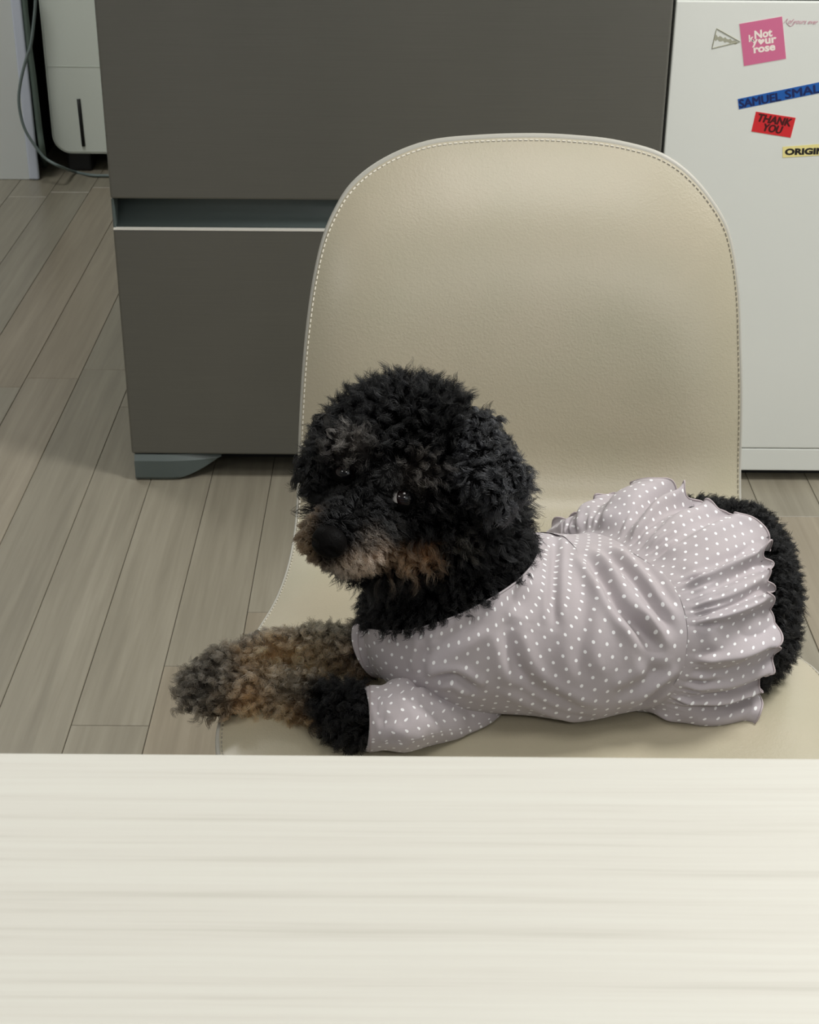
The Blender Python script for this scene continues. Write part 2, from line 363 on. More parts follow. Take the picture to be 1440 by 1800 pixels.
# ------------------------------------------------------------------ white air conditioner at the left, with its cords
AY = 3.86
ac = empty('portable_air_cooler', (-.75, 3.95, 0), 'white upright air cooler with a dark slot, half behind the grey refrigerator', 'appliance')
b0 = P(94, 262, Y=AY); t0_ = P(66, 0, Y=AY); zb_ = float(P(140, 271, Y=AY)[2])
AX0 = (b0[0]+t0_[0])/2
rr = .045; pts = []
for k in range(9):
    a = PI+PI/2*k/8; pts.append((AX0+rr+rr*math.cos(a), zb_+rr+rr*math.sin(a)))
AX1 = AX0+.33
for k in range(9):
    a = -PI/2+PI/2*k/8; pts.append((AX1-rr+rr*math.cos(a), zb_+rr+rr*math.sin(a)))
for k in range(9):
    a = PI/2*k/8; pts.append((AX1-rr+rr*math.cos(a), .85-rr+rr*math.sin(a)))
for k in range(9):
    a = PI/2+PI/2*k/8; pts.append((AX0+rr+rr*math.cos(a), .85-rr+rr*math.sin(a)))
bm = bmesh.new(); vs = [bm.verts.new((x+.75, AY-3.95, z)) for x, z in pts]; f = bm.faces.new(vs)
ex = bmesh.ops.extrude_face_region(bm, geom=[f]); bmesh.ops.translate(bm, vec=(0, .26, 0), verts=[v for v in ex['geom'] if isinstance(v, bmesh.types.BMVert)])
bmesh.ops.recalc_face_normals(bm, faces=bm.faces)
fe = [e for e in bm.edges if all(abs(v.co.y-(AY-3.95)) < 1e-5 for v in e.verts)]
bmesh.ops.bevel(bm, geom=fe, offset=.006, segments=3, affect='EDGES')
bm_obj('housing', bm, ACWHITE, ac)
sa, sb = P(138, 174, Y=AY-.001), P(147, 257, Y=AY-.001)
tube('water_gauge_slot', [sa, (sa+sb)/2, sb], .0045, BLACKPL, ac, sides=6)
zs_ = float(P(120, 117, Y=AY)[2]); box('panel_seam', AX0+.004, AX1-.004, AY-.0008, AY+.002, zs_-.0008, zs_+.0008, plain('seam_grey', lin(220, 227, 218), .6), ac)
for fx in (AX0+.03, AX1-.09): box('foot', fx, fx+.06, AY+.01, AY+.07, 0, zb_+.003, BLACKPL, ac, bev=.006)
for fx in (AX0+.03, AX1-.09): box('foot', fx, fx+.06, AY+.18, AY+.24, 0, zb_+.003, BLACKPL, ac, bev=.006)
s5 = 5.295
cp = [(330, -300), (330, 0), (320, 150), (290, 400), (250, 530), (200, 720), (175, 900), (190, 1060), (240, 1220), (350, 1390), (430, 1480), (560, 1550), (700, 1600), (850, 1630), (990, 1635), (1200, 1635)]
pts = [P(a/s5, b/s5, Y=3.74) for a, b in cp]
for p in pts:
    pass
ly = len(pts)
for k, p in enumerate(pts):
    if p[2] < .02 or k >= 12:
        q = P(cp[k][0]/s5, cp[k][1]/s5, Z=.005); pts[k] = q
tag(tube('power_cord', catmull(pts, 8), .0036, CABLE), 'thin grey cord looping beside the pale wall edge down to the floor', 'cord')
hp_ = [(225, -300), (225, 0), (250, 250), (275, 480), (300, 650), (330, 900), (365, 1200), (395, 1400)]
tag(tube('drain_hose', catmull([P(a/s5, b/s5, Y=3.80) for a, b in hp_]+[P(420/s5, 1530/s5, Z=.006)], 8), .0075, HOSE), 'grey green hose hanging straight down along the wall edge', 'hose')

# ------------------------------------------------------------------ dining table
tb = empty('dining_table', (0, 0, 0), 'pale bleached wood dining table in the foreground', 'table')
TY = .4725
box('tabletop', -.85, .85, -.40, TY, .722, .75, TABLE, tb, bev=.0025, seg=3)
for lx in (-.80, .80):
    for ly_ in (-.35, TY-.05):
        box('leg', lx-.03, lx+.03, ly_-.03, ly_+.03, 0, .7215, TABLE, tb, bev=.003)
box('apron', -.77, .77, TY-.06, TY-.04, .655, .7215, TABLE, tb); box('apron', -.77, .77, -.36, -.34, .655, .7215, TABLE, tb)

# ------------------------------------------------------------------ chair (moulded shell, leather face)
prof = catmull([(.785, .418), (.80, .437), (.84, .447), (.90, .4495), (1.0, .4495), (1.08, .4495), (1.14, .4505), (1.18, .456), (1.207, .470), (1.224, .497), (1.235, .535), (1.248, .58), (1.266, .63), (1.290, .683), (1.315, .73), (1.337, .771)], 12)
sl = np.r_[0, np.cumsum(np.linalg.norm(np.diff(prof, axis=0), axis=1))]
def s_of_y(y): return float(np.interp(y, prof[:, 0], sl))
tg = np.gradient(prof, axis=0); tg /= np.linalg.norm(tg, axis=1, keepdims=True); nr = np.c_[-tg[:, 1], tg[:, 0]]
XC = .096
def prof_at(s):
    y = np.interp(s, sl, prof[:, 0]); z = np.interp(s, sl, prof[:, 1]); ny = np.interp(s, sl, nr[:, 0]); nz = np.interp(s, sl, nr[:, 1])
    return y, z, ny, nz
def shell_point(x, s, off):
    y, z, ny, nz = prof_at(s)
    u = abs(x-XC)/.2; back = np.clip((y-1.06)/.15, 0, 1); lift = (.010*(1-back)+.007*back)*min(u, 1.4)**2.5
    return np.array([x, y+ny*(off+lift), z+nz*(off+lift)])
def project(p):
    v = p-np.array([0, 0, CAMZ]); return np.array([720+FPX*(v@_r)/(v@_f), 900-FPX*(v@_u)/(v@_f)])
def edge_at(px, py, y0):
    q = np.array([(px-720)*.0005, s_of_y(y0)]); t = np.array([px, py], float)
    for _ in range(25):
        g = lambda a: project(shell_point(a[0], a[1], -.0175)); r0 = g(q)-t
        J = np.stack([(g(q+np.array([1e-4, 0]))-t-r0)/1e-4, (g(q+np.array([0, 1e-4]))-t-r0)/1e-4], 1)
        st_ = np.linalg.lstsq(J, -r0, rcond=None)[0]; q = q+np.clip(st_, -.03, .03); q[1] = min(max(q[1], .01), sl[-1]-.002)
    return q
Lpx = [(378, 1310, .88), (388, 1250, .93), (404, 1200, .97), (425, 1150, 1.0), (450, 1110, 1.03), (480, 1060, 1.07), (500, 1010, 1.091), (512, 960, 1.129), (520, 890, 1.167), (523, 810, 1.205), (527, 710, 1.235), (533, 620, 1.258), (541, 545, 1.266), (551, 480, 1.273), (565, 420, 1.281), (584, 372, 1.288), (617, 320, 1.304), (675, 276, 1.311), (751, 246, 1.319), (838, 236, 1.319)]
Rpx = [(937, 233, 1.319), (1020, 237, 1.319), (1090, 246, 1.319), (1165, 268, 1.311), (1223, 311, 1.296), (1270, 375, 1.288), (1290, 433, 1.281), (1301, 515, 1.266), (1304, 600, 1.258), (1306, 700, 1.235), (1304, 800, 1.205), (1304, 880, 1.167), (1316, 970, 1.121), (1340, 1060, 1.08), (1370, 1118, 1.03), (1403, 1155, 1.0), (1440, 1183, .97), (1482, 1240, .93), (1495, 1310, .88)]
fr_pts = [(.295, .845), (.25, .812), (.18, .795), (.09, .790), (.0, .795), (-.075, .812), (-.118, .845)]
ol = catmull([edge_at(*p) for p in Lpx+Rpx]+[(x, s_of_y(y)) for x, y in fr_pts], 5, closed=True)
CS = np.array([XC, s_of_y(1.14)])
chair = empty('dining_chair', (.09, 1.05, 0), 'taupe leather moulded shell dining chair with the dog lying on it', 'chair')
CL = np.array(chair.location)
K = len(ol)
def shell_layer(rings, offs):
    V = []
    for r, of in zip(rings, offs):
        for q in ol:
            p = CS+(q-CS)*r; V.append(shell_point(p[0], p[1], of)-CL)
    return V
def grid_faces(nr_, k, flip=False):
    F = []
    for i in range(nr_-1):
        for j in range(k):
            f = (i*k+j, i*k+(j+1) % k, (i+1)*k+(j+1) % k, (i+1)*k+j); F.append(f[::-1] if flip else f)
    return F
rings = np.r_[np.linspace(.02, .88, 26), .91, .94, .962, .978, .988]
offs = [-.0 -.017*max(0, (r-.60)/.40)**2.6 for r in rings]
V = shell_layer(rings, offs); F = grid_faces(len(rings), K); V.append(shell_point(CS[0], CS[1], 0)-CL)
F += [(len(V)-1, (j+1) % K, j) for j in range(K)]
o = mesh_obj('leather_seat_shell', V, [f[::-1] for f in F], LEATHER, chair)
for p_ in o.data.polygons: pass
rb = [.988, .994, .999, 1.0, .998, .985, .96, .9]+list(np.linspace(.85, .02, 18)); ob = [-.0160, -.0158, -.0175, -.020, -.024, -.028, -.031, -.034]+[-.036]*18
V = shell_layer(rb, ob); F = grid_faces(len(rb), K); F.append(tuple(range((len(rb)-1)*K, len(rb)*K)))
mesh_obj('shell_rim', V, [f[::-1] for f in F], PIPING, chair)
# stitches along the seam
V, F = [], []
per = np.array([shell_point(*(CS+(q-CS)*.982), -.0148) for q in catmull(ol[::3], 12, closed=True)])
dl = np.r_[0, np.cumsum(np.linalg.norm(np.diff(per, axis=0), axis=1))]; t_ = 0
while t_ < dl[-1]:
    a = np.array([np.interp(t_, dl, per[:, k]) for k in range(3)]); b = np.array([np.interp(t_+.0028, dl, per[:, k]) for k in range(3)])
    dd = b-a; nn = np.cross(dd, (0, 0, 1)); nn = nn/(np.linalg.norm(nn)+1e-9)*.0005; mm = np.cross(nn, dd); mm = mm/(np.linalg.norm(mm)+1e-9)*.0007
    i0 = len(V)
    for e in (a, b):
        for w_ in (nn, mm, -nn, -mm): V.append(e+w_-CL)
    F += [(i0+k, i0+(k+1) % 4, i0+4+(k+1) % 4, i0+4+k) for k in range(4)]+[(i0, i0+1, i0+2, i0+3), (i0+4, i0+5, i0+6, i0+7)]
    t_ += .0046
st = mesh_obj('stitching', V, F, STITCH, chair); st['kind'] = 'stuff'
for (x, y, dx, dy) in ((-.06, .88, -.06, -.05), (.25, .88, .06, -.05), (-.05, 1.17, -.06, .08), (.24, 1.17, .06, .08)):
    tube('leg', [np.array([x+dx, y+dy, 0.0]), np.array([x+dx*.5, y+dy*.5, .2]), np.array([x, y, .425])], [.009, .012, .016], LEGWOOD, chair, sides=12)
box('under_frame', -.07, .26, .87, 1.18, .405, .421, BLACKPL, chair, bev=.006)

# ------------------------------------------------------------------ dog
exec_dog = True
# --- signed distance modelling
def caps(p, a, b, ra, rb):
    a = np.asarray(a, float); b = np.asarray(b, float); ab = b-a; t = np.clip(((p-a)@ab)/(ab@ab+1e-12), 0, 1)
    return np.linalg.norm(p-(a+t[..., None]*ab), axis=-1)-(ra+(rb-ra)*t)
def ell(p, c, r, R=None):
    q = p-np.asarray(c, float)
    if R is not None: q = q@R
    r = np.asarray(r, float); k0 = np.linalg.norm(q/r, axis=-1); k1 = np.linalg.norm(q/(r*r), axis=-1)+1e-12
    return k0*(k0-1)/k1
def smin(a, b, k):
    h = np.clip(.5+.5*(b-a)/k, 0, 1); return b*(1-h)+a*h-k*h*(1-h)
def chain(p, pts, k):
    d = None
    for (a, ra), (b, rb_) in zip(pts[:-1], pts[1:]):
        c = caps(p, a, b, ra, rb_); d = c if d is None else smin(d, c, k)
    return d
def torso(p):
    n1 = chain(p, [((.045, .945, .503), .049), ((.12, .943, .497), .047), ((.21, .965, .500), .052)], .01)
    f1 = chain(p, [((.06, .985, .508), .049), ((.125, .990, .497), .047), ((.218, 1.035, .503), .051)], .01)
    d = smin(n1, f1, .03)
    d = smin(d, caps(p, (.03, .945, .520), (.02, .95, .508), .050, .048), .02)     # chest
    d = smin(d, ell(p, (.238, 1.005, .503), (.043, .058, .052)), .02)              # rump
    d = smin(d, caps(p, (.205, .962, .48), (.245, .985, .478), .030, .030), .02)   # folded thigh
    return d
HC = P(712, 822, Y=.965)
EYE_N = P(707, 877, Y=.905); EYE_F = P(607, 832, Y=.917)
NOSE = P(577, 955, Y=.852)
def neck(p):
    return smin(caps(p, (.040, .958, .53), (.026, .955, .60), .048, .043), ell(p, P(775, 1035, Y=.945), (.043, .04, .036)), .02)
def head(p):
    d = ell(p, HC, (.055, .054, .056))
    d = smin(d, caps(p, P(655, 900, Y=.915), P(592, 945, Y=.874), .030, .019), .022)
    d = smin(d, caps(p, P(700, 952, Y=.925), P(612, 975, Y=.880), .021, .013), .012)
    d = smin(d, caps(p, P(600, 930, Y=.885), P(558, 945, Y=.880), .014, .0105), .010)
    d = smin(d, caps(p, P(765, 900, Y=.930), P(720, 960, Y=.925), .028, .022), .02)   # near cheek
    d = smin(d, caps(p, P(740, 835, Y=.916), P(690, 835, Y=.912), .012, .010), .012)   # near brow
    d = smin(d, caps(p, P(590, 790, Y=.928), P(635, 800, Y=.918), .010, .010), .012)   # far brow
    for e in (EYE_N, EYE_F):
        s = np.linalg.norm(p-(e+np.array([0, -.004, 0])), axis=-1)-.0085
        d = -smin(-d, s, .004)                                                           # eye sockets
    return d
def ears(p):
    r = P(838, 765, Y=.955); d = None
    for q, rr_ in ((P(835, 850, Y=.902), .008), (P(873, 880, Y=.903), .010), (P(905, 845, Y=.918), .0095)):
        c = caps(p, r, q, .010, rr_); d = c if d is None else smin(d, c, .012)
    r = P(582, 755, Y=.955)
    for q in (P(541, 838, Y=.935), P(553, 842, Y=.92)):
        d = smin(d, caps(p, r, q, .009, .0065), .008)
    return d
FAR = [(P(720, 1150, Z=.485), .020), (P(645, 1142, Z=.472), .0145), (P(560, 1140, Z=.466), .0125), (P(470, 1152, Z=.465), .012), (P(400, 1185, Z=.466), .0145), (P(368, 1203, Z=.464), .013)]
NEAR = [(P(845, 1215, Y=.955), .024), (P(765, 1248, Y=.917), .0225), (P(690, 1262, Z=.475), .0195), (P(625, 1258, Z=.470), .0165), (P(540, 1228, Z=.464), .0125), (P(460, 1215, Z=.463), .011), (P(395, 1222, Z=.462), .0135), (P(362, 1226, Z=.461), .012)]
def legs(p):
    d = chain(p, NEAR, .008); d = smin(d, chain(p, FAR, .008), .003)
    for q, s in (((352, 1196), .468), ((338, 1210), .464), ((345, 1228), .458), ((372, 1240), .457)):   # toes
        d = smin(d, caps(p, P(390, 1212, Z=.462), P(q[0], q[1], Z=s), .010, .0078), .004)
    return d
def haunch(p):
    return ell(p, (.250, 1.045, .500), (.034, .042, .046))
def body(p):
    d = smin(torso(p), neck(p), .02); d = smin(d, head(p), .014); d = smin(d, ears(p), .003); d = smin(d, legs(p), .008); d = smin(d, haunch(p), .015)
    return np.maximum(d, (SEATZ+.0012)-p[..., 2])          # rests on the seat
def grad(fn, p, e=.0006):
    g = np.stack([fn(p+np.eye(3)[k]*e)-fn(p-np.eye(3)[k]*e) for k in range(3)], -1); return g/(np.linalg.norm(g, axis=-1, keepdims=True)+1e-12)
def nets(fn, lo, hi, h):
    lo = np.array(lo); n = [int(math.ceil((b-a)/h))+1 for a, b in zip(lo, hi)]
    g = np.stack(np.meshgrid(*[lo[k]+h*np.arange(n[k]) for k in range(3)], indexing='ij'), -1)
    S = np.empty(n)
    for i in range(0, n[0], 16): S[i:i+16] = fn(g[i:i+16])
    ins = S < 0; c = np.zeros([m-1 for m in n]); acc = np.zeros([m-1 for m in n]+[3]); cnt = np.zeros([m-1 for m in n])
    cs = [(a, b, c_) for a in (0, 1) for b in (0, 1) for c_ in (0, 1)]
    sub = lambda A, o: A[o[0]:n[0]-1+o[0], o[1]:n[1]-1+o[1], o[2]:n[2]-1+o[2]]
    for a in cs:
        for k in range(3):
            if a[k]: continue
            b = list(a); b[k] = 1; s0, s1 = sub(S, a), sub(S, b); x = (s0 < 0) != (s1 < 0)
            t = np.where(x, s0/(s0-s1+1e-20), 0); q = np.array(a, float)[None, None, None, :]+t[..., None]*np.eye(3)[k]
            acc += np.where(x[..., None], q, 0); cnt += x
    act = cnt > 0; idx = -np.ones(act.shape, int); idx[act] = np.arange(act.sum())
    cell = np.argwhere(act); V = lo+h*(cell+acc[act]/cnt[act][:, None]); F = []
    for k in range(3):
        o1 = [0, 0, 0]; o1[k] = 1; i, j = [(1, 2), (2, 0), (0, 1)][k]
        A = S[:-1, :-1, :-1] < 0; B = sub(S, o1) < 0
        m = A != B; m[tuple(slice(0, 1) if q == i else slice(None) for q in range(3))] = False; m[tuple(slice(0, 1) if q == j else slice(None) for q in range(3))] = False
        c = np.argwhere(m); di = np.zeros(3, int); di[i] = 1; dj = np.zeros(3, int); dj[j] = 1
        q = np.stack([idx[tuple((c-s).T)] for s in (0*di, di, di+dj, dj)], 1); fl_ = A[m]
        q[~fl_] = q[~fl_][:, ::-1]; F.append(q)
    return V, np.concatenate(F)

# tan and grey markings of the coat: (centre, radius, colour, strength)
BLACK = np.array([.0020, .0021, .0024])
FACE_MARKS = [   # (pixel on the face, radius m, colour, strength)
 (742, 976, .0070, (.32, .19, .11), 1.0), (712, 976, .0065, (.20, .13, .08), .8), (686, 980, .0068, (.20, .13, .08), .8), (655, 985, .0088, (.48, .34, .25), 1.0), (625, 990, .0080, (.44, .33, .25), 1.0),
 (600, 1003, .0070, (.22, .18, .15), .9), (575, 1006, .0065, (.06, .055, .05), .8), (650, 957, .0080, (.085, .07, .058), .8), (535, 925, .0090, (.075, .052, .034), .9), (533, 955, .0090, (.11, .072, .042), 1.0),
 (545, 985, .0075, (.09, .068, .05), .9), (608, 790, .0090, (.055, .050, .046), .9), (632, 780, .0070, (.06, .054, .05), .5), (735, 838, .0100, (.030, .026, .023), .8), (682, 838, .006, (.03, .03, .03), .6),
 (690, 925, .0060, (.03, .03, .03), .6), (800, 955, .007, (.035, .033, .028), .6)]
TANS = [
 # legs
 (P(495, 1148, Z=.478), .017, (.52, .33, .17), 1.2), (P(560, 1155, Z=.478), .016, (.46, .33, .20), 1.0), (P(610, 1165, Z=.472), .012, (.13, .09, .06), .7), (P(450, 1160, Z=.478), .013, (.30, .19, .10), .9),
 (P(540, 1110, Z=.478), .016, (.10, .09, .07), .9), (P(600, 1120, Z=.48), .016, (.06, .055, .045), .8), (P(430, 1130, Z=.475), .016, (.11, .10, .09), .9), (P(480, 1115, Z=.475), .016, (.12, .10, .08), .8),
 (P(380, 1180, Z=.475), .022, (.085, .074, .060), 1.0), (P(350, 1220, Z=.465), .022, (.050, .044, .037), 1.0), (P(400, 1225, Z=.47), .018, (.11, .092, .07), .9),
 (P(435, 1240, Z=.46), .013, (.44, .25, .12), 1.1), (P(465, 1225, Z=.465), .014, (.20, .15, .10), .9), (P(500, 1262, Z=.455), .012, (.28, .19, .11), .9), (P(535, 1270, Z=.455), .009, (.28, .18, .10), .7), (P(500, 1200, Z=.475), .014, (.12, .10, .075), .9)]
def coat(p, jit=None):
    wsum = np.full(len(p), .22); c = BLACK[None, :]*wsum[:, None]
    for ctr_, r, col_, s in TANS:
        w_ = s*np.exp(-((np.linalg.norm(p-ctr_, axis=1)/r)**2)*1.2)*1.8; c = c+w_[:, None]*np.array(col_)*(1.25 if ctr_[2] < .5 else .9); wsum = wsum+w_
    return c/wsum[:, None]

def trace(fn, px, py, off=0.0):
    d = normz(_f+_r*(px-720)/FPX+_u*(900-py)/FPX); p = np.array([0, 0, CAMZ])+d*.6; best = (9, None)
    for _ in range(400):
        v = float(fn(p[None])[0])-off
        if v < best[0]: best = (v, p.copy())
        if v < 1e-5: return p, True
        p = p+d*max(v*.7, .0004)
        if p[1] > 1.3: break
    return best[1], False
def normz(v): v = np.asarray(v, float); return v/np.linalg.norm(v)
TANS += [(trace(body, a, b)[0], r, c_, k) for a, b, r, c_, k in FACE_MARKS]
BV, BF = nets(body, (-.19, .83, .446), (.325, 1.10, .70), .0026)
BV = BV-grad(body, BV)*body(BV)[:, None]*.8
SKIN = N('dog_skin'); at_ = SKIN.n('ShaderNodeAttribute', attribute_name='coat'); SKIN.l(at_.outputs['Color'], SKIN.b.inputs['Base Color']); SKIN.set(Roughness=1.0, IOR=1.1); SKINM = SKIN.m
dog = mesh_obj('dog', BV, BF, SKINM)
tag(dog, 'small curly black dog with tan muzzle, lying on the chair in a dotted dress', 'dog')
ca = dog.data.color_attributes.new('coat', 'FLOAT_COLOR', 'POINT'); cc = coat(BV)*.4
ca.data.foreach_set('color', np.c_[cc, np.ones(len(cc))].astype(np.float32).ravel())

# --- dress
def normz(v): v = np.asarray(v, float); return v/np.linalg.norm(v)
NPHI = 220
def ring_basis(n):
    up = np.array([0, 0, 1.]) ; 
    a = np.cross(n, (0, 1., 0)) if abs(n[1]) < .9 else np.cross(n, (1., 0, 0)); a = normz(a); return a, np.cross(n, a)
def march(fn, c, dirs, off, rmax=.14):
    lo = np.zeros(len(dirs)); hi = np.full(len(dirs), rmax); ts = np.linspace(0.004, rmax, 60)
    v = np.stack([fn(c+dirs*t)-off for t in ts], 1); k = np.argmax(v > 0, axis=1); lo = ts[np.maximum(k-1, 0)]; hi = ts[k]
    for _ in range(16):
        m = (lo+hi)/2; f_ = fn(c+dirs*m[:, None])-off; lo = np.where(f_ < 0, m, lo); hi = np.where(f_ < 0, hi, m)
    return (lo+hi)/2
def tn(p): return smin(torso(p), caps(p, (.040, .958, .53), (.026, .955, .60), .048, .043), .02)
NK = np.array([trace(tn, x, y, .004)[0] for x, y in ((943, 935), (925, 985), (890, 1030), (850, 1068), (790, 1100), (735, 1112), (690, 1108), (660, 1098))])
print('NK', NK.round(3).tolist())
_c = NK.mean(0); _uu, _ss, _vv = np.linalg.svd(NK-_c); n0 = _vv[2]*(-1 if _vv[2][2] > 0 else 1); print('n0', n0, _ss)
c0 = np.array([.036, .955, .545]); c0 = c0-n0*np.dot(c0-_c, n0); c1, n1_ = np.array([.142, .983, .497]), normz((.80, .50, -.25))
NV = 90; REF = normz((0.2, .75, .65))       # reference direction: dorsal, far
rows = []
for i in range(NV+1):
    t = i/NV; c = (1-t)**3*c0+3*(1-t)**2*t*(c0+n0*.035)+3*(1-t)*t*t*(c1-n1_*.045)+t**3*c1
    tt = t*t*(3-2*t); n_ = normz(n0*(1-tt)+n1_*tt)
    a = normz(REF-n_*np.dot(REF, n_)); b = np.cross(n_, a)
    ph = 2*PI*np.arange(NPHI)/NPHI; D = np.cos(ph)[:, None]*a+np.sin(ph)[:, None]*b
    r = march(tn, c, D, .0035+.0015*math.sin(PI*t)); rows.append(c+D*r[:, None])
rows = np.array(rows)
for _ in range(3): rows[1:-1] = (rows[:-2]+rows[2:]+2*rows[1:-1])/4; rows = (np.roll(rows, 1, 1)+np.roll(rows, -1, 1)+2*rows)/4
rows[..., 2] = np.maximum(rows[..., 2], SEATZ+.002)
dv = np.r_[np.zeros((1, NPHI)), np.cumsum(np.linalg.norm(np.diff(rows, axis=0), axis=2), axis=0)]; dv = dv-dv[-1]
uu = 1.0*np.broadcast_to(np.arange(NPHI)/NPHI*.408, dv.shape)
def vnorm(g):
    a = np.gradient(g, axis=0); b = np.roll(g, -1, 1)-np.roll(g, 1, 1); n_ = np.cross(a, b); return n_/(np.linalg.norm(n_, axis=2, keepdims=True)+1e-12)
nn_ = vnorm(rows); ctr3 = rows.mean(axis=1, keepdims=True)
if (nn_*(rows-ctr3)).sum() < 0: nn_ = -nn_
# fold lines of the cloth, given where they run on the surface
Vt = rows.reshape(-1, 3); kdF = [(i*NPHI+j, i*NPHI+(j+1) % NPHI, (i+1)*NPHI+(j+1) % NPHI, (i+1)*NPHI+j) for i in range(NV) for j in range(NPHI)]
bvh = BVHTree.FromPolygons([Vector(p) for p in Vt], kdF)
def on_cloth(px, py, tree=None):
    d = Vector(_f+_r*(px-720)/FPX+_u*(900-py)/FPX).normalized(); h = (tree or bvh).ray_cast(Vector((0, 0, CAMZ)), d)
    return np.array(h[0]) if h[0] is not None else None
FOLDS = [  # (pixel path, depth m, width m)
 ([(990, 935), (1030, 975), (1060, 1020), (1090, 1070), (1130, 1110), (1165, 1150)], .0032, .0040),
 ([(1010, 932), (1060, 965), (1105, 1010), (1145, 1060), (1180, 1105)], .0026, .0040),
 ([(1040, 935), (1100, 960), (1150, 1010), (1185, 1070)], .0018, .0042),
 ([(976, 940), (975, 990), (972, 1050), (975, 1100)], .0016, .0030),
 ([(1022, 1010), (1028, 1080), (1020, 1150), (1035, 1200)], .0014, .005),
 ([(1110, 1080), (1135, 1140), (1150, 1190)], .0016, .005),
 ([(890, 1090), (900, 1150), (930, 1200), (990, 1235), (1040, 1255)], .0026, .005),
 ([(890, 1200), (960, 1240), (1040, 1262), (1080, 1262)], .0018, .004),
 ([(1205, 1190), (1160, 1215), (1120, 1245), (1110, 1262)], .0026, .0042),
 ([(1180, 1165), (1120, 1205), (1080, 1225)], .0014, .005),
 ([(750, 1120), (745, 1150), (740, 1190)], .0014, .003),
 ([(745, 1160), (790, 1125), (850, 1085)], .0014, .005),
 ([(930, 1000), (915, 1060), (900, 1110)], .0012, .006),
 ([(760, 1195), (800, 1190), (840, 1215), (855, 1265)], .0028, .0034)]
def apply_folds(g, nrm, folds, tree):
    pts = g.reshape(-1, 3); disp = np.zeros(len(pts))
    for path, dep, wd in folds:
        q = [on_cloth(x, y, tree) for x, y in path]; q = [x for x in q if x is not None]
        if len(q) < 2: continue
        q = catmull(q, 5); best = np.full(len(pts), 9.); tt_ = np.zeros(len(pts))
        for k in range(len(q)-1):
            ab = q[k+1]-q[k]; t = np.clip(((pts-q[k])@ab)/(ab@ab+1e-12), 0, 1); dd_ = np.linalg.norm(pts-(q[k]+t[:, None]*ab), axis=1)
            m = dd_ < best; best[m] = dd_[m]; tt_[m] = (k+t[m])/(len(q)-1)
        fade = np.clip(np.minimum(tt_, 1-tt_)*5+.15, 0, 1)
        disp += 1.35*fade*dep*(-np.exp(-(best/wd)**2)+.75*np.exp(-((best-wd*2.0)/(wd*1.1))**2))
    return g+nrm*disp.reshape(g.shape[:2])[..., None]
rows_f = apply_folds(rows, nn_, FOLDS, bvh); kf = np.clip((NV-np.arange(NV+1))/9, 0, 1)[:, None, None]; rows = rows*(1-kf)+rows_f*kf
rows[..., 2] = np.maximum(rows[..., 2], SEATZ+.0015)
# fabric
n = N('dotted_jersey'); uvn = n.n('ShaderNodeUVMap', uv_map='UVMap')
sx = n.n('ShaderNodeSeparateXYZ'); n.l(uvn.outputs[0], sx.inputs[0])
DU, DV = .0140, .0096
xx = n.math('MULTIPLY', sx.outputs[0], 1/DU); yy = n.math('MULTIPLY', sx.outputs[1], 1/DV)
qa = n.math('SUBTRACT', n.math('FRACT', n.math('ADD', xx, yy)), .5); qb = n.math('SUBTRACT', n.math('FRACT', n.math('SUBTRACT', xx, yy)), .5)
du_ = n.math('MULTIPLY', n.math('ADD', qa, qb), DU/2); dv_ = n.math('MULTIPLY', n.math('SUBTRACT', qa, qb), DV/2)
dist = n.math('SQRT', n.math('ADD', n.math('MULTIPLY', du_, du_), n.math('MULTIPLY', dv_, dv_)))
dm = n.ramp(n.math('MULTIPLY', dist, 100.0), [(.098, (1, 1, 1)), (.122, (0, 0, 0))])
no = n.n('ShaderNodeTexNoise', i_Scale=260.0, i_Detail=3.0); n.l(n.coords(), no.inputs['Vector'])
nb = n.n('ShaderNodeTexNoise', i_Scale=14.0, i_Detail=2.0); n.l(n.coords(), nb.inputs['Vector'])
bc = n.ramp(nb.outputs[0], [(.35, lin(172, 164, 167)), (.65, lin(179, 172, 177))])
mx = n.n('ShaderNodeMixRGB'); n.l(dm, mx.inputs[0]); n.l(bc, mx.inputs[1]); mx.inputs[2].default_value = (*lin(240, 240, 242), 1); n.l(mx.outputs[0], n.b.inputs['Base Color'])
n.bump(no.outputs[0], .25, .0004); n.set(Roughness=.85, Sheen_Weight=.15); JERSEY = n.m
HEMM = plain('rolled_hem_thread', lin(176, 165, 168), .8)
def closed_grid(name, g, u, v, mat, parent, thick=.0009):
    """g: rows x NPHI x 3 closed around; duplicates the first column for the UV seam"""
    nr2, k = g.shape[:2]; G = np.concatenate([g, g[:, :1]], 1); du = u[:, 1:2]-u[:, 0:1]
    U = np.concatenate([u, u[:, -1:]+du], 1); W = np.concatenate([v, v[:, :1]], 1); k += 1
    F = [(i*k+j, i*k+j+1, (i+1)*k+j+1, (i+1)*k+j) for i in range(nr2-1) for j in range(k-1)]
    o = mesh_obj(name, G.reshape(-1, 3), F, mat, parent, uvs=np.c_[U.ravel(), W.ravel()])
    return o
dress = closed_grid('dress', rows, uu, dv, JERSEY, dog)
def grid_bvh(g):
    r_, k = g.shape[:2]; return BVHTree.FromPolygons([Vector(p) for p in g.reshape(-1, 3)], [(i*k+j, i*k+(j+1) % k, (i+1)*k+(j+1) % k, (i+1)*k+j) for i in range(r_-1) for j in range(k)])
trees = [grid_bvh(rows)]
# neckband and waist seam
tube('neckband', rows[0], .0008, JERSEY, dress, closed=True, sides=6)
